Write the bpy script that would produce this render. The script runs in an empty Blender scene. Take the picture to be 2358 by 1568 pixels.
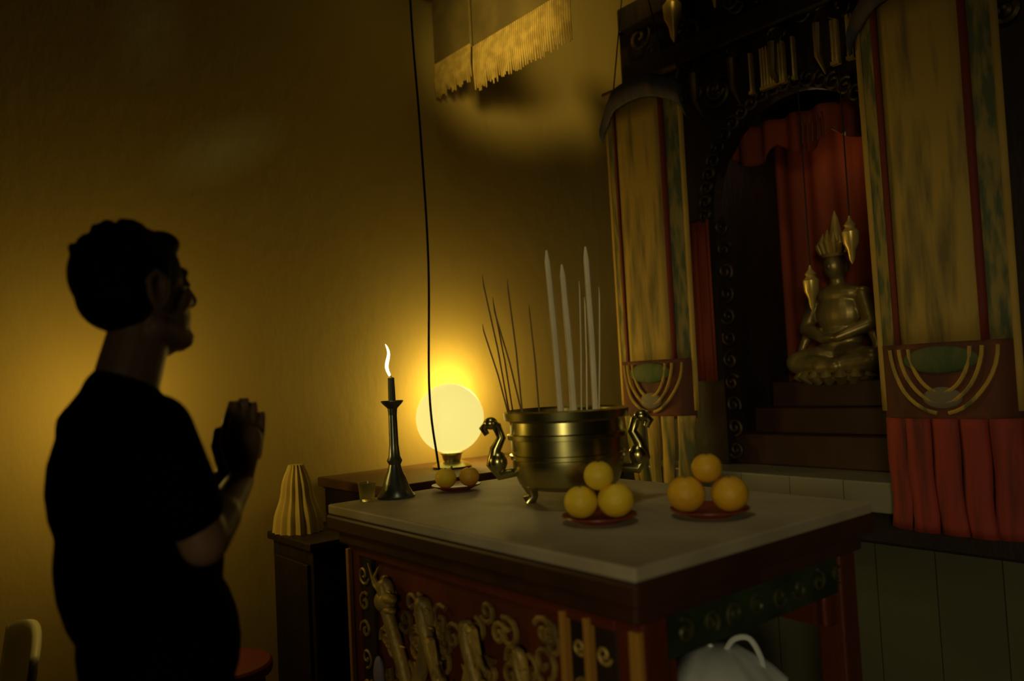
import bpy, bmesh, math, random
from mathutils import Vector, Matrix
from math import sin, cos, pi, radians
random.seed(7)
S = bpy.context.scene
# ------------------------------------------------------------------ camera, world, light
# room axes: x = along the shrine front, y = towards the shrine, z = up (metres)
cam_d = bpy.data.cameras.new('camera'); cam = bpy.data.objects.new('camera', cam_d)
S.collection.objects.link(cam); S.camera = cam
cam_d.sensor_width = 36; cam_d.lens = 28; cam_d.clip_start = .05
YAW, PITCH, ROLL = radians(51), radians(2.56), radians(2.9)
F0 = Vector((-sin(YAW), cos(YAW), 0)); R0 = Vector((cos(YAW), sin(YAW), 0)); Z = Vector((0, 0, 1))
Fw = F0*cos(PITCH)+Z*sin(PITCH); U0 = Z*cos(PITCH)-F0*sin(PITCH)
Rt = R0*cos(ROLL)-U0*sin(ROLL); Up = U0*cos(ROLL)+R0*sin(ROLL)
M = Matrix((Rt, Up, -Fw)).transposed().to_4x4(); M.translation = Vector((0, 0, 1.35)); cam.matrix_world = M
cam_d.dof.use_dof = True; cam_d.dof.focus_distance = 2.55; cam_d.dof.aperture_fstop = 1.4

w = bpy.data.worlds.new('world'); S.world = w; w.use_nodes = True
w.node_tree.nodes['Background'].inputs[0].default_value = (.9, .8, .5, 1)
w.node_tree.nodes['Background'].inputs[1].default_value = .006
S.view_settings.view_transform = 'Standard'; S.view_settings.look = 'None'
S.view_settings.exposure = 0; S.view_settings.gamma = 1; S.view_settings.use_curve_mapping = False
S.cycles.use_denoising = True
S.cycles.max_bounces = 6

def light(name, kind, loc, energy, col, size=.1, aim=None, **kw):
    l = bpy.data.lights.new(name, kind); o = bpy.data.objects.new(name, l); S.collection.objects.link(o)
    o.location = loc; l.energy = energy; l.color = col
    if kind == 'AREA':
        l.shape = 'RECTANGLE'; l.size = size; l.size_y = kw.get('size_y', size)
    else: l.shadow_soft_size = size
    if kind == 'SPOT': l.spot_size = radians(kw['cone']); l.spot_blend = kw.get('blend', .6)
    if aim: o.rotation_euler = (Vector(aim)-Vector(loc)).to_track_quat('-Z', 'Y').to_euler()
    return o
# assumed dim daylight from an unseen temple entrance behind the photographer, as a spot
light('assumed_entrance_daylight', 'SPOT', (1.7, -2.4, 1.75), 150, (1, .84, .46), .32, (-.95, 1.9, .85), cone=42, blend=1)
# assumed ceiling light over the altar, added as a spot without a fixture
light('assumed_altar_downlight', 'SPOT', (-1.25, .95, 3.2), 13, (1, .86, .48), .12, (-1.5, 2.0, 1.05), cone=62, blend=.9)

light('fringe_fill_spot', 'SPOT', (-1.3, 1.0, 2.35), 62, (1, .76, .22), .12, (-2.36, 1.95, 2.68), cone=24, blend=.8)  # added free-floating fill spot, no fixture, brightens the gold fringe
light('upper_wall_fill', 'SPOT', (-1.75, 2.25, 3.05), 16, (1, .74, .20), .12, (-2.9, 2.98, 3.10), cone=58, blend=.9)  # second added fill spot without a lamp, lights the upper yellow wall

# ------------------------------------------------------------------ materials
def mat(name, col, rough=.6, metal=0, col2=None, scale=6, stretch=(1, 1, 1), detail=4, lo=.4, hi=.6, bump=0, bscale=None, emis=None, spec=.5, sheen=0):
    m = bpy.data.materials.new(name); m.use_nodes = True; nt = m.node_tree; b = nt.nodes['Principled BSDF']
    b.inputs['Base Color'].default_value = (*col, 1); b.inputs['Roughness'].default_value = rough
    b.inputs['Metallic'].default_value = metal; b.inputs['Specular IOR Level'].default_value = spec
    tc = nt.nodes.new('ShaderNodeTexCoord'); mp = nt.nodes.new('ShaderNodeMapping'); mp.inputs['Scale'].default_value = stretch
    nt.links.new(tc.outputs['Object'], mp.inputs[0])
    if col2 is not None:
        n = nt.nodes.new('ShaderNodeTexNoise'); n.inputs['Scale'].default_value = scale; n.inputs['Detail'].default_value = detail
        nt.links.new(mp.outputs[0], n.inputs[0]); r = nt.nodes.new('ShaderNodeValToRGB')
        r.color_ramp.elements[0].position = lo; r.color_ramp.elements[1].position = hi
        r.color_ramp.elements[0].color = (*col, 1); r.color_ramp.elements[1].color = (*col2, 1)
        nt.links.new(n.outputs[0], r.inputs[0]); nt.links.new(r.outputs[0], b.inputs['Base Color'])
    if bump:
        n = nt.nodes.new('ShaderNodeTexNoise'); n.inputs['Scale'].default_value = bscale or scale*3; n.inputs['Detail'].default_value = 5
        nt.links.new(mp.outputs[0], n.inputs[0]); bp = nt.nodes.new('ShaderNodeBump'); bp.inputs['Strength'].default_value = bump
        bp.inputs['Distance'].default_value = .01
        nt.links.new(n.outputs[0], bp.inputs['Height']); nt.links.new(bp.outputs[0], b.inputs['Normal'])
    if emis:
        b.inputs['Emission Color'].default_value = (*emis[0], 1); b.inputs['Emission Strength'].default_value = emis[1]
    return m
K = {}; WX0 = -2.9
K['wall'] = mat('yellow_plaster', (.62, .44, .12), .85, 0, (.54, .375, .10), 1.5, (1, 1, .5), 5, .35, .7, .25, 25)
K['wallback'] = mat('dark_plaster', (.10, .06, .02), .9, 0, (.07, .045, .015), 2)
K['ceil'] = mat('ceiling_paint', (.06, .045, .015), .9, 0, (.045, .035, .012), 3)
K['floor'] = mat('floor_tile', (.10, .05, .02), .4, 0, (.07, .035, .015), 4)
K['marble'] = mat('pale_marble', (.42, .36, .24), .62, 0, (.33, .28, .18), 5, (1, 1, 1), 8, .4, .65)
K['redwood'] = mat('red_lacquered_wood', (.12, .022, .006), .45, 0, (.07, .014, .005), 5, (1, 1, .2), 5, .35, .7, .3, 40)
K['darkwood'] = mat('dark_carved_wood', (.022, .010, .004), .6, 0, (.012, .006, .003), 8, (1, 1, .4), 4, .4, .6, .4, 40)
K['framewood'] = mat('dark_red_wood', (.055, .018, .006), .5, 0, (.035, .012, .004), 6, (1, 1, .4))
K['brownwood'] = mat('brown_wood', (.16, .075, .025), .5, 0, (.11, .05, .018), 5, (1, .3, 1), 5)
K['gilt'] = mat('worn_gilding', (.50, .33, .07), .5, .25, (.24, .17, .04), 14, (1, 1, .5), 5, .4, .62, .5, 60)
K['gold'] = mat('bright_gold_leaf', (.85, .62, .18), .35, .5, (.6, .42, .1), 10, (1, 1, 1), 3)
K['giltpaint'] = mat('gold_paint', (.45, .22, .03), .5, .1)
K['redpanel'] = mat('red_painted_panel', (.17, .025, .006), .55, 0, (.08, .018, .006), 4, (1, 1, .3), 5, .4, .6, .3, 30)
K['greenpaint'] = mat('green_painted_apron', (.025, .045, .012), .6, 0, (.012, .02, .008), 8)
K['brass'] = mat('olive_polished_brass', (.55, .50, .19), .27, 1, (.42, .39, .15), 4, (1, 1, 3), 3)
K['pewter'] = mat('dark_pewter', (.22, .24, .20), .3, .85, (.14, .16, .13), 10)
K['ash'] = mat('incense_ash', (.30, .28, .2), .95, 0, (.2, .19, .14), 30)
K['incense'] = mat('pale_incense', (.85, .74, .48), .8, 0, (.75, .64, .40), 10)
K['thin'] = mat('thin_incense', (.22, .13, .05), .8)
K['wax'] = mat('dark_candle', (.10, .11, .08), .5)
K['flame'] = mat('candle_flame', (1, .8, .4), .5, emis=((1, .83, .42), 2.6))
K['globe'] = mat('lamp_globe', (.9, .8, .5), .4, emis=((.92, .78, .22), .95))
K['orange'] = mat('orange_peel', (.86, .62, .03), .5, 0, (.80, .52, .02), 6, bump=.2, bscale=90)
K['darkorange'] = mat('deep_orange_peel', (.74, .42, .015), .5, 0, (.66, .34, .012), 6, bump=.2, bscale=90)
K['stem'] = mat('fruit_stem', (.05, .07, .02), .8)
K['plate'] = mat('red_glazed_plate', (.22, .035, .015), .3)
K['glass'] = mat('glass_cup', (.6, .6, .35), .1); K['glass'].node_tree.nodes['Principled BSDF'].inputs['Transmission Weight'].default_value = .85
K['black'] = mat('black_cotton', (.0015, .0014, .0012), .95, spec=.05)
K['trouser'] = mat('black_trousers', (.002, .0018, .0016), .95, spec=.05)
K['hair'] = mat('black_hair', (.002, .0017, .0014), .8, 0, (.004, .003, .002), 60, (1, 1, .3), spec=.15, bump=.4, bscale=90)
K['skin'] = mat('skin', (.26, .15, .085), .5, 0, (.20, .12, .065), 9, spec=.4)
K['shoe'] = mat('dark_shoe', (.01, .009, .008), .6)
K['cable'] = mat('black_cable', (.006, .006, .004), .6)
K['redcloth'] = mat('red_cloth', (.30, .05, .010), .8, 0, (.22, .035, .008), 5, (4, 1, .5), 3)
K['bancloth'] = mat('embroidered_yellow_cloth', (.40, .265, .05), .8, 0, (.16, .12, .035), 16, (1.6, 1, .22), 6, .46, .68, .2, 60)
K['banleaf'] = mat('green_leaf_border', (.28, .21, .05), .8, 0, (.085, .10, .04), 30, (1.6, 1, .3), 5, .42, .60)
K['banplain'] = mat('yellow_cloth', (.48, .31, .06), .8, 0, (.36, .23, .04), 6, (2, 1, .5), 3)
K['banred'] = mat('dark_red_ribbon', (.14, .016, .006), .8)
K['banrust'] = mat('rust_red_cloth', (.13, .035, .010), .8, 0, (.07, .02, .008), 9, (1.5, 1, .4), 3)
K['bangreen'] = mat('green_lotus_embroidery', (.05, .085, .02), .8, 0, (.10, .10, .03), 14, (2, 1, .5), 3)
K['banwhite'] = mat('pale_embroidery', (.17, .14, .08), .8)
K['purple'] = mat('violet_silk', (.075, .055, .075), .7, 0, (.045, .045, .06), 14, (2, 1, .6), 3)
K['tailred'] = mat('crimson_cloth', (.30, .035, .018), .8, 0, (.10, .02, .012), 9, (3, 1, .25), 4, .5, .72)
K['tailyellow'] = mat('yellow_green_tail', (.48, .30, .04), .8, 0, (.13, .13, .035), 12, (2.5, 1, .3), 4, .45, .62)
K['bag'] = mat('pale_plastic_bag', (.72, .76, .74), .35, 0, (.55, .59, .58), 5)
K['white'] = mat('white_plastic', (.62, .60, .42), .45)
K['redplastic'] = mat('red_vinyl', (.20, .02, .01), .5)
K['joss'] = mat('pale_yellow_paper', (.85, .66, .20), .8, 0, (.7, .5, .13), 8, (1, 1, .2), 3)
K['assumedlamp'] = mat('assumed_lamp_glow', (.9, .75, .4), .5, emis=((1, .75, .25), 1.5))  # glow shared by the assumed wall lamp and the assumed niche bulb
K['tube'] = mat('tube_light', (.9, .9, .6), .4, emis=((.8, .85, .25), 1.2))
K['smudge'] = mat('grey_gauze', (.17, .15, .08), .9)
K['bandcloth'] = mat('dull_gold_cloth', (.30, .20, .05), .8, 0, (.22, .15, .04), 8)
K['fringegold'] = mat('gold_thread', (.80, .55, .14), .5, .1, (.55, .36, .08), 20)
K['statuegold'] = mat('old_statue_gold', (.42, .31, .09), .4, .55, (.20, .14, .04), 9, (1, 1, .5), 4, .4, .65)
# soft grey glows painted into the colour of the yellow plaster
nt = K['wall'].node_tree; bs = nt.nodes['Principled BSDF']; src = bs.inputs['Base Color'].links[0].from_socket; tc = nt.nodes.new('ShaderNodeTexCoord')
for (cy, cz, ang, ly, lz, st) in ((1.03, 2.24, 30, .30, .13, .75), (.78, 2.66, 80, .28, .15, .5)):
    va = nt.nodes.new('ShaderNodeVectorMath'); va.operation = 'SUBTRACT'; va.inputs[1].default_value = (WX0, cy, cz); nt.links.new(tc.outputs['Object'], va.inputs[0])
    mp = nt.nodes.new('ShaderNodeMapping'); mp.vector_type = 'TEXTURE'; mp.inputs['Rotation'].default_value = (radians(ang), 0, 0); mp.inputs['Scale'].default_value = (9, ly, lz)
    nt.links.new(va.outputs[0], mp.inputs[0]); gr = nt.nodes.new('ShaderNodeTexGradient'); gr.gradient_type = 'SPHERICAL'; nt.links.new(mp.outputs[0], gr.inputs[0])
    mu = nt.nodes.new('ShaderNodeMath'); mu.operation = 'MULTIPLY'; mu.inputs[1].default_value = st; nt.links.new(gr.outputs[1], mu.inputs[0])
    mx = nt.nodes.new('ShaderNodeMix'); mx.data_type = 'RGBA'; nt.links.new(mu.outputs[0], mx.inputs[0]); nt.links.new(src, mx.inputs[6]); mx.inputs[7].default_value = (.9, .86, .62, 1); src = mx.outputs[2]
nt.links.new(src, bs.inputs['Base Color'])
# tiled wall: grey green tiles with thin dark joints
def tile_mat(name, c1, c2, joint, sx, sz, ax='X'):
    m = bpy.data.materials.new(name); m.use_nodes = True; nt = m.node_tree; b = nt.nodes['Principled BSDF']
    tc = nt.nodes.new('ShaderNodeTexCoord'); mp = nt.nodes.new('ShaderNodeMapping')
    mp.inputs['Rotation'].default_value = (radians(90), 0, 0) if ax == 'X' else (0, 0, 0)
    br = nt.nodes.new('ShaderNodeTexBrick'); br.offset = 0; br.inputs['Scale'].default_value = 1
    br.inputs['Color1'].default_value = (*c1, 1); br.inputs['Color2'].default_value = (*c2, 1); br.inputs['Mortar'].default_value = (*joint, 1)
    br.inputs['Mortar Size'].default_value = .0022; br.inputs['Brick Width'].default_value = sx; br.inputs['Row Height'].default_value = sz
    nt.links.new(tc.outputs['Object'], mp.inputs[0]); nt.links.new(mp.outputs[0], br.inputs[0]); nt.links.new(br.outputs[0], b.inputs['Base Color'])
    b.inputs['Roughness'].default_value = .35
    return m
K['tile'] = tile_mat('grey_green_tile', (.11, .108, .062), (.098, .095, .055), (.04, .035, .02), .2, 1.2)
K['ledgetile'] = tile_mat('ledge_tile', (.24, .22, .15), (.21, .20, .14), (.12, .10, .06), .2, .4)
K['floortile'] = tile_mat('dark_floor_tile', (.09, .05, .025), (.075, .042, .02), (.02, .015, .01), .3, .3, 'Z')

# ------------------------------------------------------------------ helpers
def obj(name, bm, m, parent=None, smooth=True, bevel=0):
    me = bpy.data.meshes.new(name); bmesh.ops.recalc_face_normals(bm, faces=bm.faces); bm.to_mesh(me); bm.free()
    o = bpy.data.objects.new(name, me); S.collection.objects.link(o)
    me.materials.append(K[m] if isinstance(m, str) else m)
    if parent: o.parent = parent
    if smooth:
        for p in me.polygons: p.use_smooth = True
        md = o.modifiers.new('e', 'EDGE_SPLIT'); md.split_angle = radians(38)
    if bevel:
        md = o.modifiers.new('b', 'BEVEL'); md.width = bevel; md.segments = 2; md.limit_method = 'ANGLE'
        if smooth: o.modifiers.move(1, 0)
    return o
def tag(o, label, cat, group=None):
    o['label'] = label; o['category'] = cat
    if group: o['group'] = group
    return o
def thing(name, label, cat, loc=(0, 0, 0), rz=0, group=None):
    o = bpy.data.objects.new(name, None); S.collection.objects.link(o); o.location = loc; o.rotation_euler = (0, 0, rz)
    o.empty_display_size = .05
    return tag(o, label, cat, group)
def dup(root, loc, rz=0, label=None, group=None):
    r = root.copy(); S.collection.objects.link(r); r.location = loc; r.rotation_euler = (0, 0, rz)
    if label: r['label'] = label
    if group: r['group'] = group
    for ch in list(root.children):
        c = ch.copy(); S.collection.objects.link(c); c.parent = r
        for g in ch.children:
            d = g.copy(); S.collection.objects.link(d); d.parent = c
    return r
def struct(name, bm, m, smooth=False):
    o = obj(name, bm, m, None, smooth); o['kind'] = 'structure'; return o
def NB(): return bmesh.new()
def box(bm, x0, x1, y0, y1, z0, z1, taper=0):
    vs = [bm.verts.new((x, y, z)) for z in (z0, z1) for x, y in ((x0, y0), (x1, y0), (x1, y1), (x0, y1))]
    for f in ((3, 2, 1, 0), (4, 5, 6, 7), (0, 1, 5, 4), (1, 2, 6, 5), (2, 3, 7, 6), (3, 0, 4, 7)): bm.faces.new([vs[i] for i in f])
    return bm
def rings(bm, rs, close=True, caps=True):
    L = [[bm.verts.new(p) for p in r] for r in rs]; n = len(L[0])
    for a, b in zip(L, L[1:]):
        for i in range(n if close else n-1): bm.faces.new((a[i], a[(i+1) % n], b[(i+1) % n], b[i]))
    if caps: bm.faces.new(L[0][::-1]); bm.faces.new(L[-1])
    return bm
def lathe(bm, prof, c=(0, 0, 0), n=32, sx=1, sy=1, caps=True):
    return rings(bm, [[(c[0]+r*sx*cos(2*pi*i/n), c[1]+r*sy*sin(2*pi*i/n), c[2]+z) for i in range(n)] for r, z in prof], True, caps)
def tube(bm, pts, rad, n=8):
    pts = [Vector(p) for p in pts]; R = rad if hasattr(rad, '__len__') else [rad]*len(pts)
    t0 = (pts[1]-pts[0]).normalized(); up = Vector((0, 0, 1)) if abs(t0.z) < .9 else Vector((1, 0, 0))
    nx = t0.cross(up).normalized(); rs = []
    for i, p in enumerate(pts):
        t = (pts[min(i+1, len(pts)-1)]-pts[max(i-1, 0)]).normalized()
        nx = (nx-t*nx.dot(t)).normalized(); ny = t.cross(nx)
        rs.append([p+(nx*cos(2*pi*k/n)+ny*sin(2*pi*k/n))*R[i] for k in range(n)])
    return rings(bm, rs)
def ell(bm, c, r, seg=20, rot=None):
    g = bmesh.ops.create_uvsphere(bm, u_segments=seg, v_segments=max(8, seg//2+2), radius=1)
    m = Matrix.Translation(c) @ (rot.to_4x4() if rot else Matrix.Identity(4)) @ Matrix.Diagonal((*r, 1))
    bmesh.ops.transform(bm, matrix=m, verts=g['verts']); return bm
def cap(bm, a, b, ra, rb, sq=(1, 1), n=16):
    """tapered capsule a->b"""
    a = Vector(a); b = Vector(b); t = (b-a); L = t.length; t.normalize()
    up = Vector((0, 1, 0)) if abs(t.y) < .9 else Vector((1, 0, 0)); nx = t.cross(up).normalized(); ny = t.cross(nx)
    rs = []
    for k in range(1, 6): an = pi/2*k/5; rs.append((a-t*ra*cos(an), ra*sin(an)))
    for k in range(1, 4): rs.append((a+t*L*k/4, ra+(rb-ra)*k/4))
    for k in range(5, 0, -1): an = pi/2*k/5; rs.append((b+t*rb*cos(an), rb*sin(an)))
    return rings(bm, [[c+(nx*cos(2*pi*i/n)*sq[0]+ny*sin(2*pi*i/n)*sq[1])*r for i in range(n)] for c, r in rs])
def blob(name, bm, m, parent, voxel, smooth=3, fac=.5):
    o = obj(name, bm, m, parent, False)
    md = o.modifiers.new('r', 'REMESH'); md.mode = 'VOXEL'; md.voxel_size = voxel; md.use_smooth_shade = True
    md = o.modifiers.new('s', 'SMOOTH'); md.factor = fac; md.iterations = smooth
    return o
def grid(bm, f, nu, nv, thick=None):
    V = [[bm.verts.new(f(i/nu, j/nv)) for i in range(nu+1)] for j in range(nv+1)]
    for j in range(nv):
        for i in range(nu): bm.faces.new((V[j][i], V[j][i+1], V[j+1][i+1], V[j+1][i]))
    return bm
def solid(o, t, off=0):
    md = o.modifiers.new('t', 'SOLIDIFY'); md.thickness = t; md.offset = off; return o
def spiral(c, r0, r1, a0, turns, n=22, plane='xz', dy=0):
    P = []
    for i in range(n):
        t = i/(n-1); a = a0+turns*2*pi*t; r = r0+(r1-r0)*t
        P.append((c[0]+r*cos(a), c[1]+dy*t, c[2]+r*sin(a)) if plane == 'xz' else (c[0]+dy*t, c[1]+r*cos(a), c[2]+r*sin(a)))
    return P

def smooth_path(P, n=8):
    P = [Vector(p) for p in P]; out = []
    for i in range(len(P)-1):
        p0 = P[max(i-1, 0)]; p1 = P[i]; p2 = P[i+1]; p3 = P[min(i+2, len(P)-1)]
        for k in range(n):
            t = k/n; out.append(.5*((2*p1)+(p2-p0)*t+(2*p0-5*p1+4*p2-p3)*t*t+(3*p1-p0-3*p2+p3)*t**3))
    out.append(P[-1]); return out

# ------------------------------------------------------------------ the room
WX, BY = -2.9, 3.45
struct('floor', box(NB(), WX-.1, 2.1, -3.1, BY+.1, -.1, 0), 'floortile')
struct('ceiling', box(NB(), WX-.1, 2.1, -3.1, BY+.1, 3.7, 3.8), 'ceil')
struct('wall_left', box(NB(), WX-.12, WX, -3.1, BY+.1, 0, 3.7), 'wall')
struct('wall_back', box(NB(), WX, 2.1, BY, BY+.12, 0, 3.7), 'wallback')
struct('wall_right', box(NB(), 2.0, 2.12, -3.1, BY, 0, 3.7), 'wallback')
struct('wall_front', box(NB(), WX, 2.0, -3.1, -3.0, 0, 3.7), 'wallback')
struct('trim_1', box(NB(), WX, 2.0, 1.93, 2.07, 3.04, 3.18), 'brownwood')      # beam that carries the gold fringe

# ------------------------------------------------------------------ masonry ledge under the shrine
t = thing('shrine_ledge', 'long pale tiled masonry ledge with grey green tiled base under the dark shrine', 'ledge', (-.6, 2.5, 0))
b = NB(); box(b, -2.3+.02, 2.58, .02, .94, .85, .95); obj('ledge_slab', b, 'ledgetile', t, False, .006)
b = NB(); box(b, -2.26, 2.55, .06, .93, .74, .85); obj('ledge_shade_band', b, 'darkwood', t, False, .01)  # dark band standing in for the shadow under the slab overhang
b = NB(); box(b, -2.28, 2.55, .2, .93, 0, .74); obj('tiled_base', b, 'tile', t, False)

# ------------------------------------------------------------------ shrine cabinet
sh = thing('shrine_cabinet', 'tall dark carved wooden shrine with arched niche behind the hanging banners', 'shrine', (-1.62, 2.7, .95))
HW, ZS, ZA = .36, 1.02, 1.42            # arch half width, spring and apex above the ledge
def arch_pts(n=24):
    P = [(-HW, 0)]
    for i in range(n+1):
        a = pi-pi*i/n; P.append((HW*cos(a), ZS+(ZA-ZS)*sin(a)))
    P.append((HW, 0)); return P
A = arch_pts(); b = NB(); X0, X1, ZT = -.82, .82, 1.95
def strip(bm, P, y0, y1):
    for (yy) in (y0, y1):
        left = [q for q in P if q[0] <= 1e-6]; right = [q for q in P if q[0] >= -1e-6]
        for side, Q in ((X0, left), (X1, right)):
            for p, q in zip(Q, Q[1:]):
                vs = [bm.verts.new((side, yy, p[1])), bm.verts.new((p[0], yy, p[1])), bm.verts.new((q[0], yy, q[1])), bm.verts.new((side, yy, q[1]))]
                if abs(p[1]-q[1]) > 1e-6: bm.faces.new(vs)
        vs = [bm.verts.new((X0, yy, ZA)), bm.verts.new((X1, yy, ZA)), bm.verts.new((X1, yy, ZT)), bm.verts.new((X0, yy, ZT))]; bm.faces.new(vs)
    for p, q in zip(P, P[1:]):
        bm.faces.new([bm.verts.new(v) for v in ((p[0], y0, p[1]), (q[0], y0, q[1]), (q[0], y1, q[1]), (p[0], y1, p[1]))])
strip(b, A, 0, .05); box(b, X0, X1, 0, .05, ZT-.02, ZT); bmesh.ops.remove_doubles(b, verts=b.verts, dist=1e-5)
obj('arched_front', b, 'darkwood', sh, False)
b = NB(); box(b, X0, X0+.04, .05, .6, 0, ZT); obj('side_panel', b, 'darkwood', sh, False)
b = NB(); box(b, X1-.04, X1, .05, .6, 0, ZT); obj('side_panel', b, 'darkwood', sh, False)
b = NB(); box(b, X0, X1, .05, .6, ZT-.05, ZT); obj('roof_board', b, 'darkwood', sh, False)
b = NB(); box(b, -HW-.02, -HW, .05, .5, 0, 1.5); box(b, HW, HW+.02, .05, .5, 0, 1.5); obj('niche_side', b, 'darkwood', sh, False)
b = NB(); box(b, -HW, HW, .05, .5, 0, .12); box(b, -HW+.05, HW-.05, .12, .5, .12, .22); box(b, -HW+.1, HW-.1, .18, .5, .22, .32)
obj('stepped_dais', b, 'framewood', sh, False, .006)
b = NB(); grid(b, lambda u, v: (-HW+2*HW*u, .47+.012*sin(u*40), .2+v*1.26), 60, 4); solid(obj('back_curtain', b, 'redcloth', sh), .003)
b = NB(); grid(b, lambda u, v: (-HW+.02+2*(HW-.02)*u, .10+.02*sin(u*38), 1.36-(.10+.06*abs(sin(u*pi*3)))*v), 60, 5); solid(obj('pelmet_cloth', b, 'redcloth', sh), .004)
# carved fretwork around the arch
b = NB()
for i in range(25):
    a = pi-pi*i/24; x = (HW+.03)*cos(a); z = ZS+(ZA-ZS+.03)*sin(a)
    s = 1 if cos(a) < 0 else -1
    tube(b, spiral((x, -.012, z), .006, .034, a*3, 1.3*s), .008, 6)
for k in range(11):
    z = .06+k*.09
    for s in (-1, 1): tube(b, spiral((s*(HW-.03), .01, z), .005, .036, k, 1.4*s), .007, 6)
obj('arch_fretwork', b, mat('fretwork_gilding', (.07, .04, .012), .5, .4, (.02, .012, .005), 12), sh)
# carved canopy: scrolls, brackets and dull gilt figures high above the arch
b = NB(); box(b, X0+.05, X1-.05, -.06, .0, 1.66, 1.76); box(b, X0+.08, X1-.08, -.1, 0, 1.9, 2.0); obj('canopy_beam', b, 'darkwood', sh, False, .01)
cg = mat('canopy_gilding', (.16, .10, .02), .45, .5, (.025, .014, .005), 10, (1, 1, .5), 4, .38, .6)
for k in range(46):
    x = X0+.05+(X1-X0-.1)*random.random(); z = 1.38+.62*random.random()**.8
    if abs(x) < .25 and z < 1.62: z += .2
    s = random.choice((-1, 1)); b = NB(); tube(b, spiral((x, -.02-.03*random.random(), z), .006, random.uniform(.03, .065), random.random()*6, 1.3*s), random.uniform(.006, .012), 6)
    obj('carved_scroll', b, cg, sh)
for k in range(9):
    b = NB()
    x = X0+.1+k*(X1-X0-.2)/8
    tube(b, [(x, -.03, 1.64), (x+.01, -.09, 1.58), (x-.005, -.07, 1.48), (x, -.03, 1.42)], [.022, .018, .014, .005], 8)
    obj('canopy_bracket', b, cg, sh)
for (xa, xb) in ((-.125, -.112), (-.076, .026), (.058, .068), (.21, .238), (.268, .292)):
    b = NB(); z0, z1 = 1.447, 1.595
    n = max(1, int((xb-xa)/.012))
    box(b, xa, xb, -.045, -.03, z0, z1)
    for k in range(n): xc = xa+(k+.5)*(xb-xa)/n; tube(b, [(xc, -.048, z0), (xc+.002, -.05, (z0+z1)/2), (xc, -.048, z1)], .0042, 6)
    box(b, xa-.002, xb+.002, -.052, -.03, z0-.012, z0)
    obj('gilt_plaque', b, 'gold', sh)
b = NB(); ell(b, (0, .17, 1.33), (.02, .02, .028)); obj('assumed_niche_bulb', b, 'assumedlamp', sh)  # assumed bulb, hidden behind the pelmet, added to light the curtain top
light('assumed_niche_bulb_light', 'POINT', (-1.60, 2.92, 2.22), .35, (1, .72, .3), .02)
b = NB()
for k in range(5):      # small bars of the red lattice below the canopy
    xc = .06+k*.02; tube(b, [(xc, -.01, 1.30), (xc+.004, -.012, 1.26), (xc, -.01, 1.2)], .0035, 6)
obj('red_lattice', b, 'redpanel', sh)
# red cloth beside the arch
b = NB(); grid(b, lambda u, v: (-.50+.125*u, -.015+.008*sin(u*18), .34+v*.66), 24, 4); o = obj('red_side_cloth', b, 'redcloth', sh); solid(o, .004)

# hanging gilt lantern-like ornaments at the canopy top
def ornament(loc, label, s=1, ln=.3):
    t = thing('hanging_ornament', label, 'ornament', loc, 0)
    b = NB(); lathe(b, [(.002, -.09*s), (.012*s, -.07*s), (.018*s, -.03*s), (.032*s, 0), (.036*s, .05*s), (.02*s, .07*s), (.026*s, .08*s), (.01*s, .1*s), (.004, .12*s)], n=20); obj('gilt_body', b, 'gold', t)
    b = NB(); tube(b, [(0, 0, .11*s), (0, 0, ln)], .0025, 6); obj('cord', b, 'cable', t)
    return t
ornament((-2.05, 2.6, 2.79), 'bright gold hanging ornament at the canopy top above the narrow banner', 1.1, .17)
ornament((-1.84, 2.6, 2.80), 'thin gold hanging ornament near the middle of the canopy top', .55, .16)
ornament((-1.385, 2.655, 1.75), 'small gold pendant hanging at the right of the statue face', .8, .62)
ornament((-1.545, 2.655, 1.60), 'small gold pendant hanging lower, beside the statue shoulder on the left', .8, .75)

# ------------------------------------------------------------------ seated golden statue
st = thing('seated_statue', 'dull gold crowned statue seated on a lotus base inside the shrine niche', 'statue', (-1.62, 2.98, 1.27))
b = NB()
ell(b, (0, 0, .16), (.085, .06, .09)); ell(b, (0, 0, .26), (.095, .062, .09)); ell(b, (0, 0, .335), (.105, .05, .045)); cap(b, (0, 0, .35), (0, -.005, .41), .03, .028)
ell(b, (0, -.01, .45), (.043, .05, .058)); ell(b, (0, -.058, .445), (.008, .012, .014)); ell(b, (-.044, 0, .445), (.008, .014, .026)); ell(b, (.044, 0, .445), (.008, .014, .026))
for s in (-1, 1):
    cap(b, (s*.1, 0, .325), (s*.135, -.02, .21), .034, .03); 
    cap(b, (s*.13, -.02, .21), (s*.03, -.095, .165), .03, .018)
    cap(b, (s*.03, -.02, .09), (s*.155, -.07, .075), .06, .045); cap(b, (s*.155, -.07, .07), (-s*.03, -.115, .055), .042, .03)
    cap(b, (s*.13, -.01, .2), (s*.17, -.04, .09), .022, .012)
ell(b, (0, -.1, .165), (.035, .022, .018)); blob('statue_body', b, 'statuegold', st, .0055, 3)
b = NB(); lathe(b, [(.05, 0), (.056, .015), (.05, .03)], (0, 0, .485), 24)
for k in range(7):
    a = -pi/2+(k-3)*.42; h = .09-.014*abs(k-3); x, y = .05*cos(a), .05*sin(a)
    tube(b, [(x, y, .5), (x*1.25, y*1.25, .5+h*.5), (x*1.05, y*1.05, .5+h)], [.012, .014, .002], 8)
lathe(b, [(.03, 0), (.032, .05), (.02, .1), (.012, .14), (.002, .17)], (0, .01, .5), 16)
obj('crown', b, 'gold', st)
b = NB(); lathe(b, [(.17, 0), (.18, .01), (.15, .03), (.16, .04)], (0, 0, -.0), 32, 1, .75)
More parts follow.
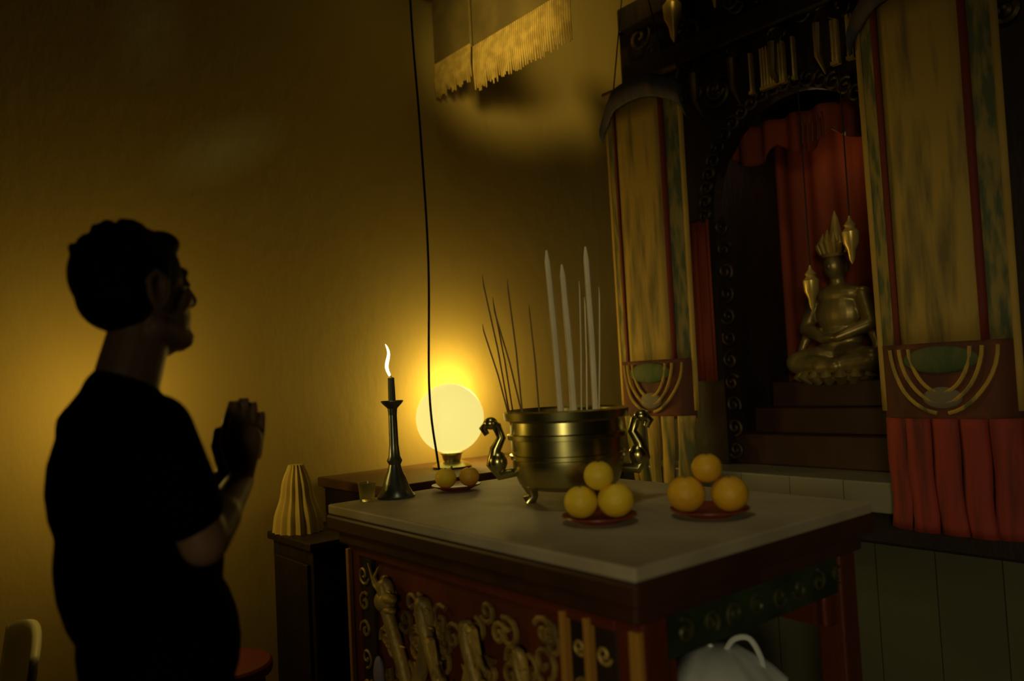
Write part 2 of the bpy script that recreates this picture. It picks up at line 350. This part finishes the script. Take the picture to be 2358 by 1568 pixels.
for k in range(20):
    a = 2*pi*k/20; x, y = cos(a), sin(a)*.75
    tube(b, [(x*.145, y*.145, .0), (x*.185, y*.185, .02), (x*.165, y*.165, .055)], [.022, .024, .003], 8)
obj('lotus_base', b, 'statuegold', st)

# ------------------------------------------------------------------ hanging banners
def banner(x, tail, label):
    t = thing('temple_banner', label, 'banner', (x, 2.45, 0), 0)
    W = .195
    def sec(s):   # s -1..1 across: three-faceted front
        d = .0 if abs(s) < .55 else (abs(s)-.55)/.45
        return (s*W, -.045+.045*d)
    def piece(nm, s0, s1, z0, z1, m, y=0, n=6, f=None, wav=0):
        b = NB()
        def g(u, v):
            s = s0+(s1-s0)*u; px, py = sec(max(-1, min(1, s))); z = z0+(z1-z0)*v
            k = 1+.03*v
            return ((s*W)*k+wav*sin(z*9+s*3), py+y, z) if f is None else f(s, z, px, py, u, v)
        grid(b, g, n, 12); o = obj(nm, b, m, t); solid(o, .006, -1); return o
    z0, z1 = 1.385, 2.44
    piece('body_cloth', -.60, .60, z0, z1, 'bancloth', .004)
    for s in (-1, 1):
        piece('leaf_border', s*.66, s*.98, z0, z1, 'banleaf', .002)
        piece('red_stripe', s*.58, s*.68, z0, z1, 'banred', -.001, 2)
        piece('yellow_edge', s*.93, s*1.02, z0-.2, z1, 'banplain', -.002, 2)
    piece('rust_panel', -.96, .96, 1.155, z0, 'banrust', .001)
    # lotus embroidery on the panel
    b = NB(); ell(b, (0, -.047, 1.335), (.105, .012, .04)); obj('lotus_top', b, 'bangreen', t)
    b = NB(); ell(b, (0, -.047, 1.225), (.055, .010, .032)); obj('lotus_heart', b, 'banwhite', t)
    b = NB()
    for s in (-1, 1):
        for k, (r, h) in enumerate(((.085, .13), (.115, .16), (.15, .19))):
            P = [(s*r*(1-.1*q)*cos(q*1.45), -.050+.045*max(0, (r*cos(q*1.45)-.107)/.088), 1.37-.03*k*0-h*sin(q*1.45)) for q in [i/10 for i in range(11)]]
            tube(b, P, .006, 6)
    obj('lotus_scroll', b, 'tailyellow', t)
    # tails
    zb, conv = (.83, .80)
    b5 = 5
    for k in range(b5):
        gp = .03 if tail == 'tailyellow' else .006; s0 = -.98+1.96*k/b5+gp; s1 = -.98+1.96*(k+1)/b5-gp
        def f(s, z, px, py, u, v, k=k):
            q = 1-(z-zb)/(1.165-zb); c = 1-(.2 if tail == 'tailyellow' else -.02)*q
            return (s*W*c+.006*sin(z*22+k)*q, py-.012*sin(u*pi)+.01*q, z)
        piece('tail_strip', s0, s1, zb, 1.165, tail, 0, 6, f)
    # violet rounded cap with rod and cord
    b = NB()
    def capf(u, v):
        s = -1.12+2.24*u; px, py = sec(max(-1, min(1, s)))
        top = 2.40+.12*math.sqrt(max(0, 1-(s/1.125)**2)); bot = 2.30+.13*math.sqrt(max(0, 1-(s/1.125)**2)); sc = 1
        return (s*W, py-.02*sin(v*pi)-.008, bot+(top-bot)*v)
    grid(b, capf, 28, 10); solid(obj('violet_cap', b, 'purple', t), .008, -1)
    b = NB(); tube(b, [(-W*1.02, -.01, 2.515), (W*1.02, -.01, 2.515)], .012, 10); obj('rod', b, 'brownwood', t)
    b = NB()
    for s in (-1, 1): tube(b, [(s*.14, -.01, 2.52), (s*.02, -.01, 3.1), (0, -.01, 3.7)], .003, 6)
    obj('hanging_cord', b, 'cable', t)
    return t
banner(-2.115, 'tailyellow', 'farther embroidered yellow hanging banner with violet cap and yellow tails behind the censer')
banner(-1.015, 'tailred', 'nearer, larger embroidered yellow hanging banner with wide crimson tails')

# ------------------------------------------------------------------ gold fringe valance on the beam
def fringe(x0, x1, zt, zb, label):
    t = thing('fringed_valance', label, 'valance', ((x0+x1)/2, 1.95, 0))
    h = (x1-x0)/2; b = NB(); box(b, -h, h, .0, .012, zt, 3.04); obj('cloth_band', b, 'bandcloth', t, False, .003)
    b = NB(); n = int(2*h/.012)
    for k in range(n):
        x = -h+(k+.5)*2*h/n; d = random.uniform(-.015, .01)
        tube(b, [(x, 0, zt+.01), (x+.002, -.006, (zt+zb)/2), (x+.003*sin(k), 0, zb+d)], [.006, .0055, .003], 6)
    obj('fringe', b, 'fringegold', t)
fringe(-2.85, -2.583, 2.72, 2.585, 'short gold fringed valance section hanging closest to the yellow wall')
fringe(-2.567, -1.98, 2.70, 2.53, 'long gold fringed valance hanging from the beam above the censer')
# tube light on the beam
t = thing('tube_light', 'greenish tube light on the beam at the top edge of the photo', 'light', (-2.35, 1.80, 3.10))
b = NB(); box(b, -.32, .32, -.025, .13, .02, .04); obj('fixture', b, 'white', t, False, .004)
b = NB(); tube(b, [(-.3, 0, 0), (.3, 0, 0)], .018, 12); obj('tube', b, 'tube', t)

# ------------------------------------------------------------------ altar table
AX0, AX1, AY0, AY1, AZ = -2.2, -.985, 1.05, 1.90, 1.0
al = thing('altar_table', 'red lacquered altar table with pale marble top and gilt carved front panel', 'table', (-1.6, 1.54, 0))
al.location = (0, 0, 0)
b = NB(); box(b, AX0, AX1, AY0, AY1, .972, AZ); obj('marble_top', b, 'marble', al, False, .005)
b = NB(); box(b, AX0-.005, AX1+.005, AY0-.005, AY1+.005, .925, .972); box(b, AX0+.02, AX1-.02, AY0+.02, AY1-.02, .885, .925); obj('top_frame', b, 'framewood', al, False, .008)
fy = AY0+.045
for (px, py) in ((AX0+.03, fy), (AX1-.10, fy), (AX0+.03, AY1-.11), (AX1-.10, AY1-.11)):
    b = NB(); box(b, px, px+.07, py, py+.07, 0.04, .885); box(b, px-.01, px+.08, py-.01, py+.08, 0, .04); obj('leg', b, 'redwood', al, False, .006)
b = NB(); box(b, AX0+.10, AX1-.10, fy+.02, fy+.045, .1, .885); obj('front_panel', b, 'redpanel', al, False)
# gilt vertical strips and rails
for x, wd in ((AX0+.035, .018), (-1.235, .014), (-1.165, .014), (AX1-.058, .026)):
    b = NB(); box(b, x, x+wd, fy-.012, fy+.022, .12, .87); obj('gilt_strip', b, 'giltpaint', al, False, .003)
b = NB(); box(b, AX0+.09, AX1-.10, fy-.002, fy+.02, .855, .885); obj('panel_rail', b, 'redwood', al, False, .004)
b = NB(); box(b, AX0+.09, AX1-.10, fy-.002, fy+.02, .1, .13); obj('panel_rail', b, 'redwood', al, False, .004)
for xa, xb in ((AX0+.1, -2.04), (-1.15, -1.09), (-1.22, -1.165)):
    b = NB(); box(b, xa, xb, fy+.005, fy+.02, .13, .855); obj('dark_side_panel', b, 'darkwood', al, False, .004)
for xc, wd in ((-2.085, .03), (-1.19, .018), (-1.122, .02)):
    for k in range(9):
        z = .18+k*.078; b = NB(); tube(b, spiral((xc, fy+.003, z), .004, wd, k*1.3, 1.3*(-1)**k, 16), .0045, 5); obj('carved_scroll', b, 'gilt', al)
# gilt dragon winding through clouds, in relief
dp = []; dr = []
for i in range(140):
    q = i/139; x = -1.96+.66*q; z = .62+.19*sin(q*pi*7+.6)-.06*q
    dp.append((x+.025*cos(q*pi*14), fy-.004-.012*sin(q*pi*7)**2, z)); dr.append((.019-.008*abs(q-.25))*(1 if q < .88 else max(.15, (1-q)/.12)))
b = NB(); tube(b, dp, dr, 10)
for i in range(3, 132, 3):     # back fins
    p = Vector(dp[i]); d = (Vector(dp[i+1])-Vector(dp[i-1])).normalized(); nrm = Vector((-d.z, 0, d.x))
    tube(b, [p+nrm*dr[i]*.8, p+nrm*(dr[i]+.02)+d*.006], [.007, .001], 5)
hd = Vector(dp[0]); ell(b, hd+Vector((-.005, -.01, .03)), (.04, .025, .03)); ell(b, hd+Vector((.03, -.015, .045)), (.03, .018, .014)); ell(b, hd+Vector((.028, -.015, .015)), (.026, .016, .010))
for s in (-1, 1): tube(b, [hd+Vector((-.02, -.01, .05)), hd+Vector((-.05, -.015, .08+.01*s)), hd+Vector((-.06+.03*s, -.01, .12))], [.008, .006, .002], 6)
for q in (20, 52, 84, 116):    # legs with claws
    p = Vector(dp[q]); e = p+Vector((.05, -.01, -.05)); tube(b, [p, p+Vector((.035, -.01, .0)), e], [.014, .012, .009], 6)
    for c in (-1, 0, 1, 2): tube(b, [e, e+Vector((.012*c, -.004, -.022)), e+Vector((.018*c, 0, -.034))], [.005, .004, .001], 5)
obj('dragon_relief', b, 'gilt', al)
b = NB()
for k in range(120):
    x = random.uniform(-2.01, -1.28); z = random.uniform(.30, .82)
    tube(b, spiral((x, fy+.012, z), .006, random.uniform(.022, .042), random.random()*6, random.choice((-1.2, 1.2)), 14), .0075, 6)
for k in range(10):
    x = -1.98+k*.075; tube(b, [(x, fy+.012, .14), (x+.02*sin(k), fy+.008, .24), (x+.01, fy+.012, .36+.04*sin(k*2))], [.014, .010, .002], 6)
obj('cloud_relief', b, mat('olive_gilding', (.34, .21, .04), .55, .15, (.15, .09, .02), 12), al)
b = NB(); ell(b, (-2.005, fy-.004, .545), (.022, .014, .05)); tube(b, spiral((-2.005, fy-.006, .47), .004, .024, 0, 1.4), .007, 6); obj('pale_cloud', b, mat('pale_blue_paint', (.20, .17, .22), .6), al)
b = NB(); box(b, AX0+.09, AX1-.10, AY1-.09, AY1-.07, .70, .885); obj('rear_apron', b, 'redwood', al, False)
b = NB(); box(b, AX0+.05, AX0+.07, fy+.06, AY1-.1, .70, .885); obj('left_apron', b, 'redwood', al, False)
b = NB(); box(b, AX1-.065, AX1-.04, fy+.06, AY1-.1, .795, .885); obj('side_apron', b, 'greenpaint', al, False, .004)
gg = mat('green_gilding', (.06, .06, .02), .5, .3)
for k in range(8):
    b = NB(); tube(b, spiral((AX1-.036, 1.22+k*.08, .842), .004, .026, k, 1.3*(-1)**k, 16, 'yz'), .005, 5); obj('apron_scroll', b, gg, al)
for yy in (fy+.06, AY1-.16):
    b = NB(); box(b, AX1-.063, AX1-.045, yy, yy+.05, .72, .795); obj('corner_bracket', b, 'redwood', al, False, .008)
b = NB(); box(b, AX0+.05, AX1-.06, fy+.05, AY1-.08, .20, .23); obj('lower_shelf', b, 'darkwood', al, False)

# ------------------------------------------------------------------ plastic bags on the altar's lower shelf
def bag(x, y, w_, d_, h_, rz, label, m='bag'):
    t = thing('plastic_bag', label, 'bag', (x, y, .23), rz, None)
    b = NB(); n = 40; rs = []
    for j in range(15):
        v = j/14; rr = (.80+.28*sin(v*pi*.9))*(1-.6*max(0, (v-.86)/.14)**1.5)
        rs.append([(w_*rr*cos(2*pi*i/n)*(1+.07*sin(5*2*pi*i/n+v*7)+.04*sin(13*2*pi*i/n-v*9)), d_*rr*sin(2*pi*i/n)*(1+.06*sin(7*2*pi*i/n+v*5)), h_*v) for i in range(n)])
    rings(b, rs); obj('bag_body', b, m, t)
    for s in (-1, 1):
        b = NB(); tube(b, smooth_path([(s*w_*.08, 0, h_*.965), (s*w_*.25, .0, h_*1.05), (s*w_*.5, .01, h_*1.06), (s*w_*.68, .01, h_*.96), (s*w_*.72, 0, h_*.88)], 5), .007, 8)
        obj('handle', b, m, t)
bag(-1.215, 1.57, .145, .155, .45, .3, 'large pale grey plastic bag standing under the right side of the altar')
bag(-1.235, 1.275, .092, .085, .38, 1.1, 'smaller grey plastic bag under the altar near its front corner post')

# ------------------------------------------------------------------ censer
ce = thing('incense_censer', 'large round polished brass incense censer with scrolled side handles on the altar', 'censer', (-1.60, 1.47, 1.0))
b = NB(); lathe(b, [(.105, .045), (.135, .06), (.150, .10), (.150, .125), (.157, .128), (.157, .138), (.152, .14), (.152, .178), (.162, .180), (.162, .192), (.153, .195), (.152, .225), (.168, .232), (.170, .252), (.158, .256), (.150, .25), (.146, .225), (.02, .222)], n=64)
obj('bowl', b, 'brass', ce)
b = NB(); lathe(b, [(.1455, .222), (.12, .232), (.06, .238), (.002, .24)], n=40); obj('ash', b, 'ash', ce)
for k in range(3):
    a = radians(90+120*k); b = NB(); x, y = .10*cos(a), .10*sin(a)
    tube(b, [(x, y, .075), (x*1.15, y*1.15, .045), (x*1.05, y*1.05, .018), (x*1.2, y*1.2, 0.004)], [.03, .022, .014, .02], 12); obj('foot', b, 'brass', ce)
for s in (-1, 1):
    b = NB(); v = Vector((cos(YAW)*s, sin(YAW)*s, 0)) ; 
    P = [(.145, .09), (.185, .085), (.205, .115), (.195, .155), (.178, .185), (.188, .215), (.212, .228), (.226, .212), (.216, .195)]
    tube(b, [v*r+Vector((0, 0, z)) for r, z in P], [.012, .016, .018, .016, .013, .014, .014, .012, .008], 10)
    ell(b, v*.205+Vector((0, 0, .225)), (.02, .02, .017)); ell(b, v*.19+Vector((0, 0, .12)), (.026, .026, .03))
    obj('handle', b, 'brass', ce)
ce.rotation_euler = (0, 0, 0)
# incense sticks: three tall thick ones and thin ones
def stick(x, y, dx, dy, h, r, m, label, group):
    b = NB(); z0 = 1.215
    tube(b, [(0, 0, 0), (dx*.5+.003, dy*.5, h*.5), (dx, dy, h*.93), (dx*1.03-.001, dy*1.03, h)], [r, r, r*.9, r*.3], 8)
    o = obj('incense_stick', b, m); o.location = (x, y, z0); return tag(o, label, 'incense', group)
tall = [(-1.585, 1.44, -.012, -.01, .47, 'leftmost of the three tall pale incense sticks in the censer'),
        (-1.565, 1.47, -.012, -.005, .43, 'middle of the three tall pale incense sticks, slightly shorter'),
        (-1.530, 1.515, -.004, .0, .475, 'rightmost of the three tall pale incense sticks in the censer')]
for x, y, dx, dy, h, lb in tall: stick(x, y, dx, dy, h, .0088, 'incense', lb, 'tall pale incense sticks')
thin = [(-1.70, 1.36, -.055, -.03, .42), (-1.68, 1.39, -.07, -.03, .34), (-1.66, 1.37, -.025, -.01, .40), (-1.65, 1.42, -.02, 0, .33), (-1.675, 1.34, -.05, -.04, .28),
        (-1.735, 1.40, -.03, -.03, .36), (-1.54, 1.47, .01, .01, .38), (-1.60, 1.49, -.01, 0, .36), (-1.505, 1.50, .016, .012, .36), (-1.56, 1.51, .006, .01, .34)]
tl = ['thin dark incense stick leaning left, tallest at the left side of the censer', 'thin incense stick with the strongest lean to the left', 'thin upright incense stick just right of the leaning ones',
      'shorter thin incense stick among the leaning ones', 'shortest thin incense stick, at the left front of the censer', 'thin incense stick at the far left rim of the censer',
      'thin incense stick between the middle and right tall sticks', 'thin incense stick close behind the leftmost tall stick', 'thin incense stick leaning right at the right side of the censer', 'thin incense stick behind the middle tall stick']
for (x, y, dx, dy, h), lb in zip(thin, tl): stick(x, y, dx, dy, h, .0022, 'thin' if x < -1.62 else 'incense', lb, 'thin incense sticks')

# ------------------------------------------------------------------ candlestick and candle
cs = thing('candlestick', 'slender dark pewter candlestick on the left rear of the marble altar top', 'candlestick', (-2.135, 1.245, 1.0))
b = NB(); lathe(b, [(.056, 0), (.058, .006), (.052, .012), (.042, .03), (.032, .06), (.023, .08), (.018, .1), (.024, .112), (.018, .124), (.0145, .16), (.013, .25)], n=32); obj('base', b, 'pewter', cs)
b = NB(); lathe(b, [(.013, .25), (.015, .27), (.030, .285), (.035, .292), (.032, .294), (.013, .285), (.0105, .28)], n=32); obj('drip_pan', b, 'pewter', cs)
ca = thing('candle', 'thin dark burning candle standing in the pewter candlestick', 'candle', (-2.135, 1.245, 1.28))
b = NB(); lathe(b, [(.0115, 0), (.011, .05), (.010, .083), (.004, .086)], n=20); obj('wax', b, 'wax', ca)
b = NB(); tube(b, [(0, 0, .084), (.001, 0, .094)], .0012, 6); obj('wick', b, 'cable', ca)
b = NB(); Pf = []; Rf = []
for i in range(13):
    q = i/12; Pf.append(R0*(-.003-.010*q-.006*sin(q*2*pi))+Vector((0, 0, .090+.098*q))); Rf.append(.0015+.0048*sin(pi*min(1, q*.9+.1))**.6*(1-.35*q))
Rf[-1] = .0008; tube(b, Pf, Rf, 10); obj('flame', b, 'flame', ca)
light('candle_light', 'POINT', Vector((-2.135, 1.245, 1.50))-F0*.03, .12, (1, .72, .25), .01)

# glass cup
o = NB(); lathe(o, [(.020, 0), (.022, .004), (.027, .055), (.0255, .055), (.0205, .008), (.002, .007)], n=28)
c_ = obj('glass_cup', o, 'glass'); c_.location = (-2.15, 1.155, 1.0); tag(c_, 'small clear glass cup on the altar left of the candlestick', 'cup')

# ------------------------------------------------------------------ oranges on red plates
def plate(x, y, r, label):
    b = NB(); lathe(b, [(r*.55, 0), (r*.6, .004), (r, .016), (r*.99, .019), (r*.58, .009), (.002, .008)], n=36)
    o = obj('offering_plate', b, 'plate'); o.location = (x, y, 1.0); return tag(o, label, 'plate', 'red offering plates')
def orange(x, y, z, r, m, rz, label, grp):
    t = thing('orange', label, 'fruit', (x, y, z), rz, grp)
    b = NB(); ell(b, (0, 0, r*.95), (r, r*.98, r*.95), 28)
    for v in b.verts:
        d = math.hypot(v.co.x, v.co.y); 
        if v.co.z > r: v.co.z -= .12*r*math.exp(-(d/(.2*r))**2)
    obj('peel', b, m, t)
    b = NB(); lathe(b, [(.005, r*1.74), (.004, r*1.80), (.0025, r*1.86)], n=10); obj('stem', b, 'stem', t)
plate(-1.345, 1.325, .088, 'red plate under the two bright oranges in front of the censer')
orange(-1.376, 1.297, 1.009, .040, 'orange', .2, 'bright yellow orange nearest the censer, left of the front pair', 'front oranges')
orange(-1.318, 1.355, 1.009, .043, 'orange', 1.3, 'bright yellow orange at the right of the front pair', 'front oranges')
orange(-1.345, 1.330, 1.073, .036, 'orange', 2, 'yellow orange resting on top of the front pair', 'front oranges')
plate(-1.19, 1.535, .092, 'red plate under the darker oranges by the right edge of the altar')
orange(-1.228, 1.500, 1.009, .045, 'darkorange', .5, 'deep yellow orange at the left of the right-hand plate', 'right oranges')
orange(-1.150, 1.562, 1.009, .044, 'darkorange', 1.7, 'deep orange fruit at the right of the right-hand plate', 'right oranges')
orange(-1.190, 1.534, 1.077, .036, 'darkorange', 1.1, 'deep orange fruit resting on top at the right edge of the altar', 'right oranges')
plate(-2.095, 1.44, .078, 'small red plate beside the candlestick at the rear of the altar')
orange(-2.100, 1.405, 1.009, .034, 'orange', 0, 'yellow orange on the rear plate between candlestick and censer', 'rear oranges')
orange(-2.075, 1.478, 1.009, .032, 'darkorange', 1, 'dim orange fruit on the rear plate, nearer the censer', 'rear oranges')

# ------------------------------------------------------------------ side table along the yellow wall, lamp, cable
sd = thing('side_table', 'long narrow brown wooden side table against the yellow wall behind the altar', 'table', (-2.62, 1.9, 0))
b = NB(); box(b, -.27, .25, -.56, .6, .965, 1.0); obj('tabletop', b, 'brownwood', sd, False, .005)
b = NB(); box(b, -.25, .23, -.54, .58, .86, .965); obj('apron', b, 'darkwood', sd, False, .004)
for x in (-.25, .17):
    for y in (-.54, .52):
        b = NB(); box(b, x, x+.06, y, y+.06, 0, .86); obj('leg', b, 'darkwood', sd, False, .004)
lm = thing('globe_lamp', 'round glowing glass globe lamp on the side table by the yellow wall', 'lamp', (-2.64, 1.80, 1.0))
b = NB(); lathe(b, [(.075, 0), (.08, .008), (.06, .02), (.035, .03), (.04, .052), (.05, .06)], n=32); obj('lamp_base', b, 'brass', lm)
b = NB(); ell(b, (0, 0, .195), (.135, .135, .138), 40); obj('lamp_globe', b, 'globe', lm)
light('globe_lamp_light', 'POINT', (-2.74, 1.98, 1.30), 5.5, (1, .75, .18), .07)
cb = NB(); cp = [(-2.5, 1.613, 3.7), (-2.5, 1.613, 2.79), (-2.5, 1.631, 2.29), (-2.5, 1.640, 1.8), (-2.5, 1.618, 1.31), (-2.5, 1.64, 1.06), (-2.51, 1.66, 1.006), (-2.54, 1.72, 1.004), (-2.585, 1.76, 1.01)]
tube(cb, smooth_path(cp), .0045, 8); tag(obj('hanging_cable', cb, 'cable'), 'thin dark electric cable hanging from the ceiling in front of the globe lamp', 'cable')

# assumed wall lamp, unseen behind the man, added for the glow on the wall
sc_ = thing('assumed_wall_lamp', 'small shaded wall lamp assumed on the yellow wall, unseen behind the man in black', 'lamp', (WX, .57, 1.16))
b = NB(); ell(b, (.015, 0, -.05), (.02, .035, .05)); obj('bracket', b, 'brass', sc_)
b = NB(); lathe(b, [(.012, -.04), (.030, .03), (.028, .03), (.011, -.038)], (.35, 0, 0), 28, caps=False); obj('assumed_lamp_shade', b, 'assumedlamp', sc_)
b = NB(); tube(b, [(.02, 0, -.04), (.18, 0, -.09), (.35, 0, -.04)], .006, 8); obj('arm', b, 'brass', sc_)
light('assumed_wall_lamp_light', 'POINT', (WX+.35, .57, 1.31), 3.0, (1, .70, .15), .07)

# ------------------------------------------------------------------ dark stand with pleated yellow paper
sn = thing('wooden_stand', 'dark wooden box stand beside the left end of the altar', 'stand', (-2.48, 1.165, 0))
b = NB(); box(b, -.17, .17, -.125, .125, .845, .87); obj('top_board', b, 'darkwood', sn, False, .004)
b = NB(); box(b, -.155, .155, -.11, .11, .05, .845); obj('cabinet_body', b, 'darkwood', sn, False, .004)
b = NB(); box(b, -.13, .13, -.12, -.11, .12, .80); obj('door', b, 'darkwood', sn, False, .004)
for x in (-.15, .10):
    b = NB(); box(b, x, x+.05, -.09, .09, 0, .05); obj('foot', b, 'darkwood', sn, False)
b = NB(); rs = []
for j in range(13):
    v = j/12; r = .065*(1-v)**.9+.026+.006*sin(v*pi*2)**2; n = 96
    rs.append([((r+.006*(1-.5*v)*cos(16*2*pi*i/n))*cos(2*pi*i/n), (r+.006*(1-.5*v)*cos(16*2*pi*i/n))*sin(2*pi*i/n)*.85, .22*v) for i in range(n)])
rings(b, rs); o = obj('pleated_paper', b, 'joss'); o.location = (-2.565, 1.115, .87); tag(o, 'bright pale yellow pleated paper bundle on the dark stand left of the altar', 'paper')

# ------------------------------------------------------------------ stools
def stool(x, y, h, r, m, label):
    t = thing('stool', label, 'stool', (x, y, 0))
    b = NB(); lathe(b, [(.01, h-.03), (r*.98, h-.03), (r, h-.02), (r, h-.006), (r*.95, h), (.01, h)], n=32); obj('seat', b, m, t)
    for k in range(4):
        a = pi/4+k*pi/2; b = NB(); tube(b, [(r*.75*cos(a), r*.75*sin(a), h-.03), (r*1.05*cos(a), r*1.05*sin(a), 0)], [.018, .014], 10); obj('leg', b, m, t)
stool(-2.23, .745, .61, .125, 'redplastic', 'round red stool between the man and the altar, at the bottom edge')
# white plastic chair at lower left
ch = thing('plastic_chair', 'pale plastic chair with its back corner showing at the lower left edge of the photo', 'chair', (-2.45, .05, 0), pi)
b = NB(); box(b, -.21, .21, -.21, .21, .40, .425); obj('seat', b, 'white', ch, True, .01)
b = NB(); grid(b, lambda u, v: (-.21+.42*u, -.2-.05*v-.03*sin(u*pi), .40+(.33+.04*sin(u*pi))*v), 16, 8); solid(obj('backrest', b, 'white', ch), .02)
for s in (-1, 1):
    for q in (-1, 1):
        b = NB(); tube(b, [(s*.18, q*.18, .41), (s*.22, q*.22, 0)], [.022, .018], 8); obj('leg', b, 'white', ch)

# ------------------------------------------------------------------ the praying man (local: faces +y, x = his right)
mn = thing('person', 'person in black clothes with short black hair, standing with palms joined before the altar', 'person', (-1.625, .385, 0), radians(7))
TW = Vector
def hand(bm, s):
    # flat palm pressed on the other one at x=0, fingers up and forward
    wr = TW((s*.024, .20, 1.165)); d = TW((0, .22, .97)).normalized(); f = TW((0, .97, -.22)).normalized(); n = TW((s, 0, 0))
    cap(bm, wr, wr+d*.085, .025, .031, (1, 1), 12)
    for k in range(4):
        base = wr+d*.085+f*(-.032+.021*k)-n*.006; L = (.070, .080, .075, .058)[k]
        p1 = base+d*L*.5-n*.003; p2 = base+d*L*.8-n*.006; p3 = base+d*L-n*.008
        cap(bm, base-d*.03, p1, .0100, .0092, n=10); cap(bm, p1, p2, .0092, .0085, n=10); cap(bm, p2, p3, .0085, .0072, n=10)
    q = wr+d*.03-f*.022; cap(bm, q, q+d*.035-f*.022-n*.004, .0130, .011, n=10); cap(bm, q+d*.035-f*.022-n*.004, q+d*.066-f*.026-n*.008, .011, .0085, n=10)
    return wr
b = NB()
for s in (-1, 1):
    cap(b, (s*.080, .025, .86), (s*.095, .015, .49), .070, .055); cap(b, (s*.095, .01, .49), (s*.10, -.02, .09), .052, .036); ell(b, (s*.096, -.03, .35), (.048, .055, .10))
    cap(b, (s*.10, -.03, .05), (s*.11, .13, .03), .036, .028)
ell(b, (0, .025, .90), (.135, .10, .13)); ell(b, (0, .0, 1.04), (.135, .105, .16)); ell(b, (0, -.005, 1.20), (.145, .108, .16)); cap(b, (-.125, -.015, 1.305), (.125, -.015, 1.305), .045, .045)
cap(b, (0, -.03, 1.30), (0, .02, 1.47), .062, .056)
for s in (-1, 1):
    wr = hand(b, s); el = TW((s*.180, .050, 1.085)); sh_ = TW((s*.150, -.015, 1.30))
    cap(b, sh_, el, .050, .042); cap(b, el, wr, .042, .027); cap(b, el, el.lerp(wr, .4), .042, .040)
HS = 1.04; hc = TW((0, .018, 1.545)); HR = Matrix.Rotation(radians(9), 3, 'Z') @ Matrix.Rotation(radians(7), 3, 'X')
def H(x, y, z): return hc+HR @ TW((x*HS, y*HS*.96, z*1.08))
def E_(bm, c, r, n=20): ell(bm, c, (r[0]*HS, r[1]*HS*.96, r[2]*1.08), n, HR)
E_(b, H(0, -.010, .018), (.076, .098, .092), 28); E_(b, H(0, .028, -.045), (.056, .068, .075), 24); E_(b, H(0, .068, -.092), (.026, .026, .022), 16)
cap(b, H(-.045, .0, -.065), H(-.018, .068, -.09), .026, .022); cap(b, H(.045, .0, -.065), H(.018, .068, -.09), .026, .022)
cap(b, H(0, .088, .018), H(0, .108, -.022), .010, .015); E_(b, H(0, .090, -.028), (.018, .016, .010), 14)
cap(b, H(-.035, .076, .028), H(.035, .076, .028), .012, .012)
cap(b, H(-.020, .083, -.052), H(.020, .083, -.052), .008, .008); cap(b, H(-.017, .080, -.066), H(.017, .080, -.066), .0085, .0085)
for s in (-1, 1):
    E_(b, H(s*.033, .078, .008), (.014, .010, .008), 12); E_(b, H(s*.045, .055, -.02), (.024, .026, .022), 14)
    P = [H(s*.077, -.010, -.030), H(s*.084, .002, -.012), H(s*.090, .004, .014), H(s*.092, -.014, .030), H(s*.091, -.032, .016), H(s*.086, -.028, -.012), H(s*.078, -.014, -.034)]
    tube(b, P, [.007]*7, 8); E_(b, H(s*.080, -.012, 0), (.006, .016, .026), 12)
body = blob('body', b, 'skin', mn, .0045, 4)
em = mat('dark_eye', (.02, .015, .01), .2)
for s in (-1, 1):
    b = NB(); E_(b, H(s*.033, .0835, .006), (.010, .006, .005), 12); obj('eye', b, em, mn)
b = NB()
E_(b, H(0, -.018, .034), (.084, .103, .090), 28); E_(b, H(0, -.036, -.002), (.077, .076, .066), 24); E_(b, H(0, .048, .082), (.055, .042, .028), 18)
for s in (-1, 1): cap(b, H(s*.074, .012, .04), H(s*.074, .010, -.005), .012, .006)
for k in range(40):
    a = random.uniform(-pi, pi); e = random.uniform(.3, 1.4); p = TW((.080*cos(a)*cos(e), -.018+.096*sin(a)*cos(e), .036+.092*sin(e)))*HS
    if p.y > .05 and p.z < .095: continue
    cap(b, hc+HR @ p, hc+HR @ (p*.99+TW((0, .010, -.004))), .011, .006, n=8)
blob('hair', b, 'hair', mn, .005, 2)
b = NB()
ell(b, (0, -.008, 1.18), (.160, .138, .19)); ell(b, (0, .010, 1.04), (.160, .146, .22)); ell(b, (0, .040, .88), (.165, .142, .18)); cap(b, (-.115, -.025, 1.295), (.115, -.025, 1.295), .062, .062)
cap(b, (0, -.035, 1.29), (0, -.02, 1.345), .095, .070)
for s in (-1, 1):
    el = TW((s*.182, .045, 1.085)); sh_ = TW((s*.148, -.020, 1.285))
    cap(b, sh_, sh_.lerp(el, .66), .068, .064)
blob('shirt', b, 'black', mn, .007, 5)
b = NB()
for s in (-1, 1):
    cap(b, (s*.085, .03, .84), (s*.098, .02, .49), .106, .085); cap(b, (s*.098, .01, .49), (s*.104, -.015, .10), .082, .066)
ell(b, (0, .035, .86), (.165, .132, .12)); blob('trousers', b, 'trouser', mn, .009, 4)
for s in (-1, 1):
    b = NB(); cap(b, (s*.10, -.04, .045), (s*.112, .14, .035), .045, .038); ell(b, (s*.106, .05, .02), (.05, .125, .02)); blob('shoe', b, 'shoe', mn, .006, 2)

# the altar's origin sits on the floor under its middle
al.location = (-1.6, 1.5, 0)
for c in al.children: c.location = (1.6, -1.5, 0)
